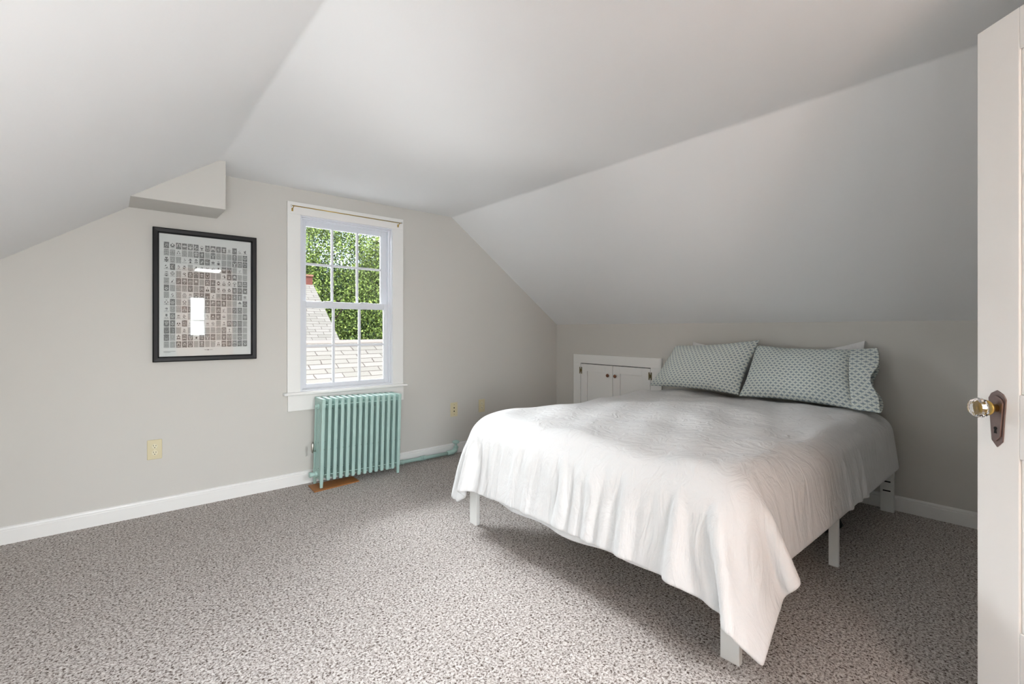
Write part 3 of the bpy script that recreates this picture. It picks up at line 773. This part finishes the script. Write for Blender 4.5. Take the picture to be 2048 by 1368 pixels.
for side in (1, -1):
    yo = 0 if side == 1 else -T_
    def plate_pts(s, dz=0): return [(kx + (-.025) * s, kz + .033 * s + dz), (kx - .017 * s, kz + .047 * s + dz), (kx, kz + .057 * s + dz), (kx + .017 * s, kz + .047 * s + dz), (kx + .025 * s, kz + .033 * s + dz), (kx + .016 * s, kz - .083 * s + dz), (kx, kz - .101 * s + dz), (kx - .016 * s, kz - .083 * s + dz)]
    b = BM(); prism(b, plate_pts(1.0), yo, yo + side * .003); prism(b, [(x, z) for x, z in plate_pts(.80, -.003)], yo + side * .002, yo + side * .007)
    es = obj('escutcheon', b, M['esc'] if 'esc' in M else M.setdefault('esc', mat('aged_nickel', (128, 112, 108), .32, metal=.85, noise=(40, .3))), door, local=True, bevel=.0015)
    b = BM(); lathe(b, [(.0042, 0), (.0042, .0012)], dirM((kx, yo + side * .0066, kz - .048), (0, side, 0)), 14); prism(b, [(kx - .0018, kz - .050), (kx + .0018, kz - .050), (kx + .0036, kz - .062), (kx - .0036, kz - .062)], yo + side * .0066, yo + side * .0078); obj('keyhole', b, M['dark'], es, local=True)
    b = BM(); lathe(b, [(.011, .004), (.011, .018), (.014, .020), (.019, .026), (.021, .030), (.020, .033)], dirM((kx, yo, kz + .008), (0, side, 0)), 24); kb = obj('knob_shank', b, M['brass'], door, True, local=True)
    b = BM(); lathe(b, [(.011, .0325), (.0185, .036), (.0265, .044), (.0275, .053), (.0235, .062), (.012, .066), (.001, .0655)], dirM((kx, yo, kz + .008), (0, side, 0)), 12); obj('glass_knob', b, M['crystal'], kb, local=True)
# doorway trim
dt_ = BM()
for y0_, y1_ in ((YB, YB + .018), (YB - .138, YB - .12)):
    box(dt_, DX0 - .08, DX0, y0_, y1_, 0, DZ); box(dt_, DX1, DX1 + .08, y0_, y1_, 0, DZ); box(dt_, DX0 - .08, DX1 + .08, y0_, y1_, DZ, DZ + .08)
box(dt_, DX0 - .002, DX0 + .012, YB - .138, YB + .018, 0, DZ); box(dt_, DX1 - .012, DX1 + .002, YB - .138, YB + .018, 0, DZ); box(dt_, DX0, DX1, YB - .138, YB + .018, DZ - .012, DZ + .002)
struct(obj('trim_2', dt_, M['trim']))
# invented rear window, added to carry fill light
w2 = sempty('fill_window_rear', ((WX0 + WX1) / 2, YB, WZ0))
b = BM(); ring(b, WX0 - .08, WX1 + .08, WZ0 - .08, WZ1 + .05, .08, .08, .08, .05, YB, YB + .018); obj('casing', b, M['trim'], w2)
b = BM(); ring(b, WX0, WX1, WZ0, WZ1, .04, .04, .04, .04, YB - .07, YB - .03); box(b, WX0, WX1, YB - .065, YB - .035, (WZ0 + WZ1) / 2 - .02, (WZ0 + WZ1) / 2 + .02); obj('sash', b, M['vinyl'], w2)
b = BM(); box(b, WX0 + .04, WX1 - .04, YB - .052, YB - .048, WZ0 + .04, WZ1 - .04); obj('pane', b, M['glass'], w2)

w4 = sempty('fill_window_knee', (XL, 1.5, .34))  # invented low window in the knee wall, added to carry fill light
b = BM()
for a in ((XL, XL + .018, .97, 1.05, .26, 1.18), (XL, XL + .018, 1.95, 2.03, .26, 1.18), (XL, XL + .018, 1.05, 1.95, 1.10, 1.18), (XL, XL + .018, 1.05, 1.95, .26, .34)): box(b, *a)
obj('casing', b, M['trim'], w4)
b = BM()
for a in ((XL - .05, XL - .01, 1.05, 1.09, .34, 1.10), (XL - .05, XL - .01, 1.91, 1.95, .34, 1.10), (XL - .05, XL - .01, 1.09, 1.91, .34, .38), (XL - .05, XL - .01, 1.09, 1.91, 1.06, 1.10), (XL - .045, XL - .015, 1.485, 1.515, .38, 1.06)): box(b, *a)
obj('sash', b, M['vinyl'], w4)
b = BM(); box(b, XL - .032, XL - .028, 1.09, 1.91, .38, 1.06); obj('pane', b, M['glass'], w4)

# ------------------------------------------------------------------ landing behind the doorway (seen in the poster's glass)
hw = mat('landing_wall_paint', (200, 160, 128), .7)
HX0, HX1, HY = .45, 2.6, -2.7; hy1 = YB - .12
b = BM(); box(b, HX0, HX1, HY, hy1, -.08, 0); struct(obj('floor_landing', b, M['wood']))
b = BM(); box(b, HX0, HX1, HY, hy1, 2.28, 2.36); struct(obj('ceiling_landing', b, M['ceil']))
b = BM(); box(b, HX0 - .1, HX0, HY, hy1, 0, 2.28); struct(obj('wall_landing_left', b, hw))
b = BM(); box(b, HX1, HX1 + .1, HY, hy1, 0, 2.28); struct(obj('wall_landing_right', b, hw))
b = BM(); hx0, hx1, hz0, hz1 = 1.10, 1.37, 1.04, 1.78
box(b, HX0 - .1, hx0, HY - .1, HY, 0, 2.28); box(b, hx1, HX1 + .1, HY - .1, HY, 0, 2.28); box(b, hx0, hx1, HY - .1, HY, 0, hz0); box(b, hx0, hx1, HY - .1, HY, hz1, 2.28)
struct(obj('wall_landing_back', b, hw))
w3 = sempty('window_3', (1.24, HY, hz0))
b = BM(); ring(b, hx0, hx1, hz0, hz1, .03, .03, .03, .03, HY - .06, HY - .03); box(b, hx0, hx1, HY - .055, HY - .035, 1.33, 1.345); obj('sash', b, M['vinyl'], w3)
b = BM(); box(b, hx0 + .03, hx1 - .03, HY - .047, HY - .044, hz0 + .03, hz1 - .03); obj('pane', b, M['glass'], w3)
lt = thing('ceiling_lamp', (1.365, -1.75, 2.25), 'round glowing ceiling lamp on the landing behind the doorway', 'ceiling lamp')
em = mat('lamp_glass', (255, 230, 190), .4); em.node_tree.nodes['Principled BSDF'].inputs['Emission Color'].default_value = (1, .78, .5, 1); em.node_tree.nodes['Principled BSDF'].inputs['Emission Strength'].default_value = 8
b = BM(); lathe(b, [(.07, 0), (.10, -.02), (.105, -.04), (.08, -.07), (.02, -.085)], Matrix.Translation((1.365, -1.75, 2.262)), 28); obj('shade', b, em, lt, True)
b = BM(); lathe(b, [(.09, 0), (.09, -.015)], Matrix.Translation((1.365, -1.75, 2.28)), 28); obj('base', b, M['brass'], lt, True)
lamp('landing_fill_point', 'POINT', (0.62, -1.15, 1.55), None, 22, (.96, .98, 1), shadow_soft_size=.16)  # added soft fill on the landing, apart from the ceiling lamp
lamp('landing_ceiling_fill', 'AREA', (1.30, -1.2, 2.24), (1.45, -0.5, 0), 105, (.92, .965, 1), shape='RECTANGLE', size=.35, size_y=.8)  # added fill panel under the landing ceiling, hidden by the door head

# ------------------------------------------------------------------ outside
def shingles(sx, sy):
    m = mat('asphalt_shingles', (150, 140, 130), .9, spec=.1); T = m.node_tree; n = T.nodes; l = T.links; B_ = n['Principled BSDF']
    uv = n.new('ShaderNodeUVMap'); uv.uv_map = 'UVMap'
    br = n.new('ShaderNodeTexBrick'); br.offset = .5; br.offset_frequency = 2; br.inputs['Scale'].default_value = 1
    br.inputs['Brick Width'].default_value = sx; br.inputs['Row Height'].default_value = sy; br.inputs['Mortar Size'].default_value = .009; br.inputs['Mortar Smooth'].default_value = .2
    br.inputs['Color1'].default_value = lin((140, 135, 127)); br.inputs['Color2'].default_value = lin((128, 124, 115)); br.inputs['Mortar'].default_value = lin((88, 80, 75)); br.inputs['Bias'].default_value = 0
    ns = n.new('ShaderNodeTexNoise'); ns.inputs['Scale'].default_value = 8; l.new(uv.outputs[0], ns.inputs['Vector'])
    ad = n.new('ShaderNodeVectorMath'); ad.operation = 'MULTIPLY_ADD'; ad.inputs[1].default_value = (.05, .01, 0); l.new(ns.outputs['Color'], ad.inputs[0]); l.new(uv.outputs[0], ad.inputs[2])
    l.new(ad.outputs[0], br.inputs['Vector']); l.new(br.outputs['Color'], B_.inputs['Base Color'])
    return m
SH = shingles(.42, .135)
def roof_slab(name, pts, parent, m, thick=.12):
    """pts: 3D polygon on one plane"""
    pts = [Vector(p) for p in pts]; nrm = (pts[1] - pts[0]).cross(pts[2] - pts[0]).normalized()
    if nrm.z < 0: nrm = -nrm
    b = BM(); uvl = b.loops.layers.uv.new('UVMap')
    A = [b.verts.new(p) for p in pts]; B = [b.verts.new(p - nrm * thick) for p in pts]
    b.faces.new(A); b.faces.new(B[::-1]); n = len(A)
    for i in range(n): b.faces.new((A[i], B[i], B[(i + 1) % n], A[(i + 1) % n]))
    up = Vector((0, 0, 1)) - nrm * nrm.z; up.normalize(); rt = up.cross(nrm)
    for f in b.faces:
        for lp in f.loops: lp[uvl].uv = (lp.vert.co.dot(rt), lp.vert.co.dot(up))
    return obj(name, b, m, parent)
siding = mat('white_siding', (120, 118, 114), .8)
brick = mat('chimney_brick', (112, 64, 54), .9, noise=(6, .35))
# near wing: ridge at y=8
wing = thing('house_wing', (3.5, 8, -4), 'low shingled roof just outside the window with a straight ridge', 'house')
yr = 8.0; zr = 1.18 - (685.5 - 658.1) / 944.5 * yr / .995 * 1.0
sl = math.tan(R(27))
roof_slab('roof', [(-3, yr, zr), (9, yr, zr), (9, 4.9, zr - (yr - 4.9) * sl), (-3, 4.9, zr - (yr - 4.9) * sl)], wing, SH)
roof_slab('roof', [(-3, yr, zr), (9, yr, zr), (9, 11, zr - 3 * sl), (-3, 11, zr - 3 * sl)], wing, SH)
b = BM(); tube(b, [(-3, yr, zr + .0), (9, yr, zr + .0)], .05, 8); obj('ridge_cap', b, mat('ridge_shingle', (138, 130, 123), .9), wing)
b = BM(); prism(b, [(4.95, zr - (yr - 4.95) * sl - .16), (yr, zr - .14), (10.95, zr - 2.95 * sl - .16), (10.95, -4), (4.95, -4)], -2.8, 8.8, 'X'); obj('wall', b, siding, wing)
# main house: roof slope facing us with its rake edge, brick chimney
k = 1.8; Xr = 3.0 * k; YA, ZA = 7.96 * k, 1.18 - .0307 * 8.0 * k; YBb, ZBb = 9.39 * k, 1.18 + .0933 * 9.09 * k
mh = thing('neighbour_house', (2.5, 16, -4), 'taller shingled gable roof with a brick chimney beyond the low roof', 'house')
g = (ZBb - ZA) / (YBb - YA); Yl = YA - 3.2
roof_slab('roof', [(-4, Yl, ZA - 3.2 * g), (Xr, Yl, ZA - 3.2 * g), (Xr, YBb, ZBb), (-4, YBb, ZBb)], mh, SH)
roof_slab('roof', [(-4, YBb, ZBb), (Xr, YBb, ZBb), (Xr, YBb + 4, ZBb - 4 * g), (-4, YBb + 4, ZBb - 4 * g)], mh, SH)
b = BM(); prism(b, [(Yl + .1, ZA - 3.2 * g - .15), (YBb, ZBb - .16), (YBb + 3.9, ZBb - 3.9 * g - .16), (YBb + 3.9, -4), (Yl + .1, -4)], -3.8, Xr - .12, 'X'); obj('wall', b, siding, mh)
b = BM(); cx = Xr - .18; box(b, cx - .75, cx + .18, YBb + .1, YBb + .75, ZBb - .9, ZBb + .34); ch = obj('chimney', b, brick, mh)
b = BM(); box(b, cx - .79, cx + .20, YBb + .06, YBb + .79, ZBb + .30, ZBb + .36); obj('chimney_cap', b, mat('chimney_mortar', (150, 110, 90), .9), ch)
b = BM()
lathe(b, [(.13, .36), (.13, .62), (.20, .64), (.20, .68), (.10, .74), (.10, .80), (.19, .82), (.17, .90), (.02, .93)], Matrix.Translation((cx - .25, YBb + .42, ZBb)), 16); obj('flue_cowl', b, mat('galvanised', (190, 190, 195), .4, metal=.3), ch)
b = BM(); tube(b, [(10.9, 19.0, .62), (12.9, 20.0, 1.35)], .03, 6)
obj('rake_rail', b, siding, mh)
# ground
b = BM(); box(b, -60, 60, 5, 80, -4.2, -4); struct(obj('ground', b, mat('lawn', (60, 80, 40), .95)))

def leaf_mat(name, c1, c2):
    m = mat(name, c1, .6, spec=.3); T = m.node_tree; n = T.nodes; l = T.links; B_ = n['Principled BSDF']
    g_ = n.new('ShaderNodeNewGeometry'); r_ = n.new('ShaderNodeValToRGB')
    r_.color_ramp.elements[0].color = lin(c1); r_.color_ramp.elements[1].color = lin(c2)  # random leaf tones, spread wide to paint in highlights and shadow
    l.new(g_.outputs['Random Per Island'], r_.inputs['Fac']); l.new(r_.outputs[0], B_.inputs['Base Color'])
    B_.inputs['Transmission Weight'].default_value = 0
    return m
def tree(name, base, blobs, nleaf, size, m, label, seed):
    rng = np.random.default_rng(seed)
    t = thing(name, base, label, 'tree', 'trees beyond the roofs')
    V = []; 
    tot = sum(r[0] * r[1] * r[2] for _, r in blobs)
    cs = []
    for c, r in blobs:
        n_ = int(nleaf * r[0] * r[1] * r[2] / tot)
        d = rng.normal(size=(n_, 3)); d /= np.linalg.norm(d, axis=1)[:, None]
        rad_ = rng.uniform(.45, 1, n_) ** .5
        cs.append(np.array(c) + d * rad_[:, None] * np.array(r))
    C_ = np.concatenate(cs); n_ = len(C_)
    # clumps
    cl = C_[rng.integers(0, n_, 500)]; pick = rng.random(n_) < .75
    ci = rng.integers(0, 500, n_); C_[pick] = cl[ci[pick]] + rng.normal(0, .32, (pick.sum(), 3))
    a = rng.normal(size=(n_, 3)); a /= np.linalg.norm(a, axis=1)[:, None]
    q = rng.normal(size=(n_, 3)); bb = np.cross(a, q); bb /= np.linalg.norm(bb, axis=1)[:, None]
    s = rng.uniform(.6, 1.3, n_)[:, None] * size
    V = np.stack([C_ - a * s, C_ - bb * s * .6, C_ + a * s, C_ + bb * s * .6], 1).reshape(-1, 3) - np.array(base)
    me = bpy.data.meshes.new('foliage'); me.from_pydata(V.tolist(), [], np.arange(4 * n_).reshape(-1, 4).tolist())
    o = bpy.data.objects.new('foliage', me); COL.objects.link(o); me.materials.append(m); o.parent = t
    b = BM(); tube(b, [base, (base[0] + .1, base[1], base[2] + 3), (base[0] - .1, base[1], base[2] + 7)], [.35, .25, .12], 10)
    for k in range(7):
        aa = k * 2.4; z = base[2] + 3.2 + k * .5
        tube(b, [(base[0], base[1], z), (base[0] + math.cos(aa) * 1.2, base[1] + math.sin(aa) * 1.2, z + 1.1), (base[0] + math.cos(aa) * 2.6, base[1] + math.sin(aa) * 2.6, z + 1.9)], [.1, .06, .03], 6)
    obj('trunk', b, M['bark'], t)
    return t
M['bark'] = mat('bark', (70, 58, 48), .95)
lm1 = leaf_mat('maple_leaves', (18, 42, 26), (160, 182, 92)); lm2 = leaf_mat('yellow_green_leaves', (34, 60, 30), (205, 208, 140)); lm3 = leaf_mat('dark_leaves', (18, 38, 26), (60, 92, 48))
tree('maple_tree', (7.9, 24, -4), [((8.3, 24, 3.6), (3.2, 2.4, 4.0)), ((6.6, 25, 2.2), (2, 1.6, 2.6)), ((9.2, 23.4, .6), (2.6, 1.6, 2.2))], 75000, .06, lm1, 'dense green maple filling the middle of the window view', 5)
tree('birch_tree', (12.4, 24, -4), [((12.4, 24, 2.6), (2.2, 2, 5.2)), ((12.0, 23, .2), (2.4, 1.5, 2.0))], 46000, .058, lm2, 'yellow-green tree at the right of the window view', 6)
tree('dark_tree', (8.5, 30, -4), [((8.0, 30, 2.0), (6.5, 1.6, 3.4)), ((14.5, 30, 2.4), (4, 1.6, 3.4))], 40000, .12, lm3, 'dark tree mass behind the green maple', 7)
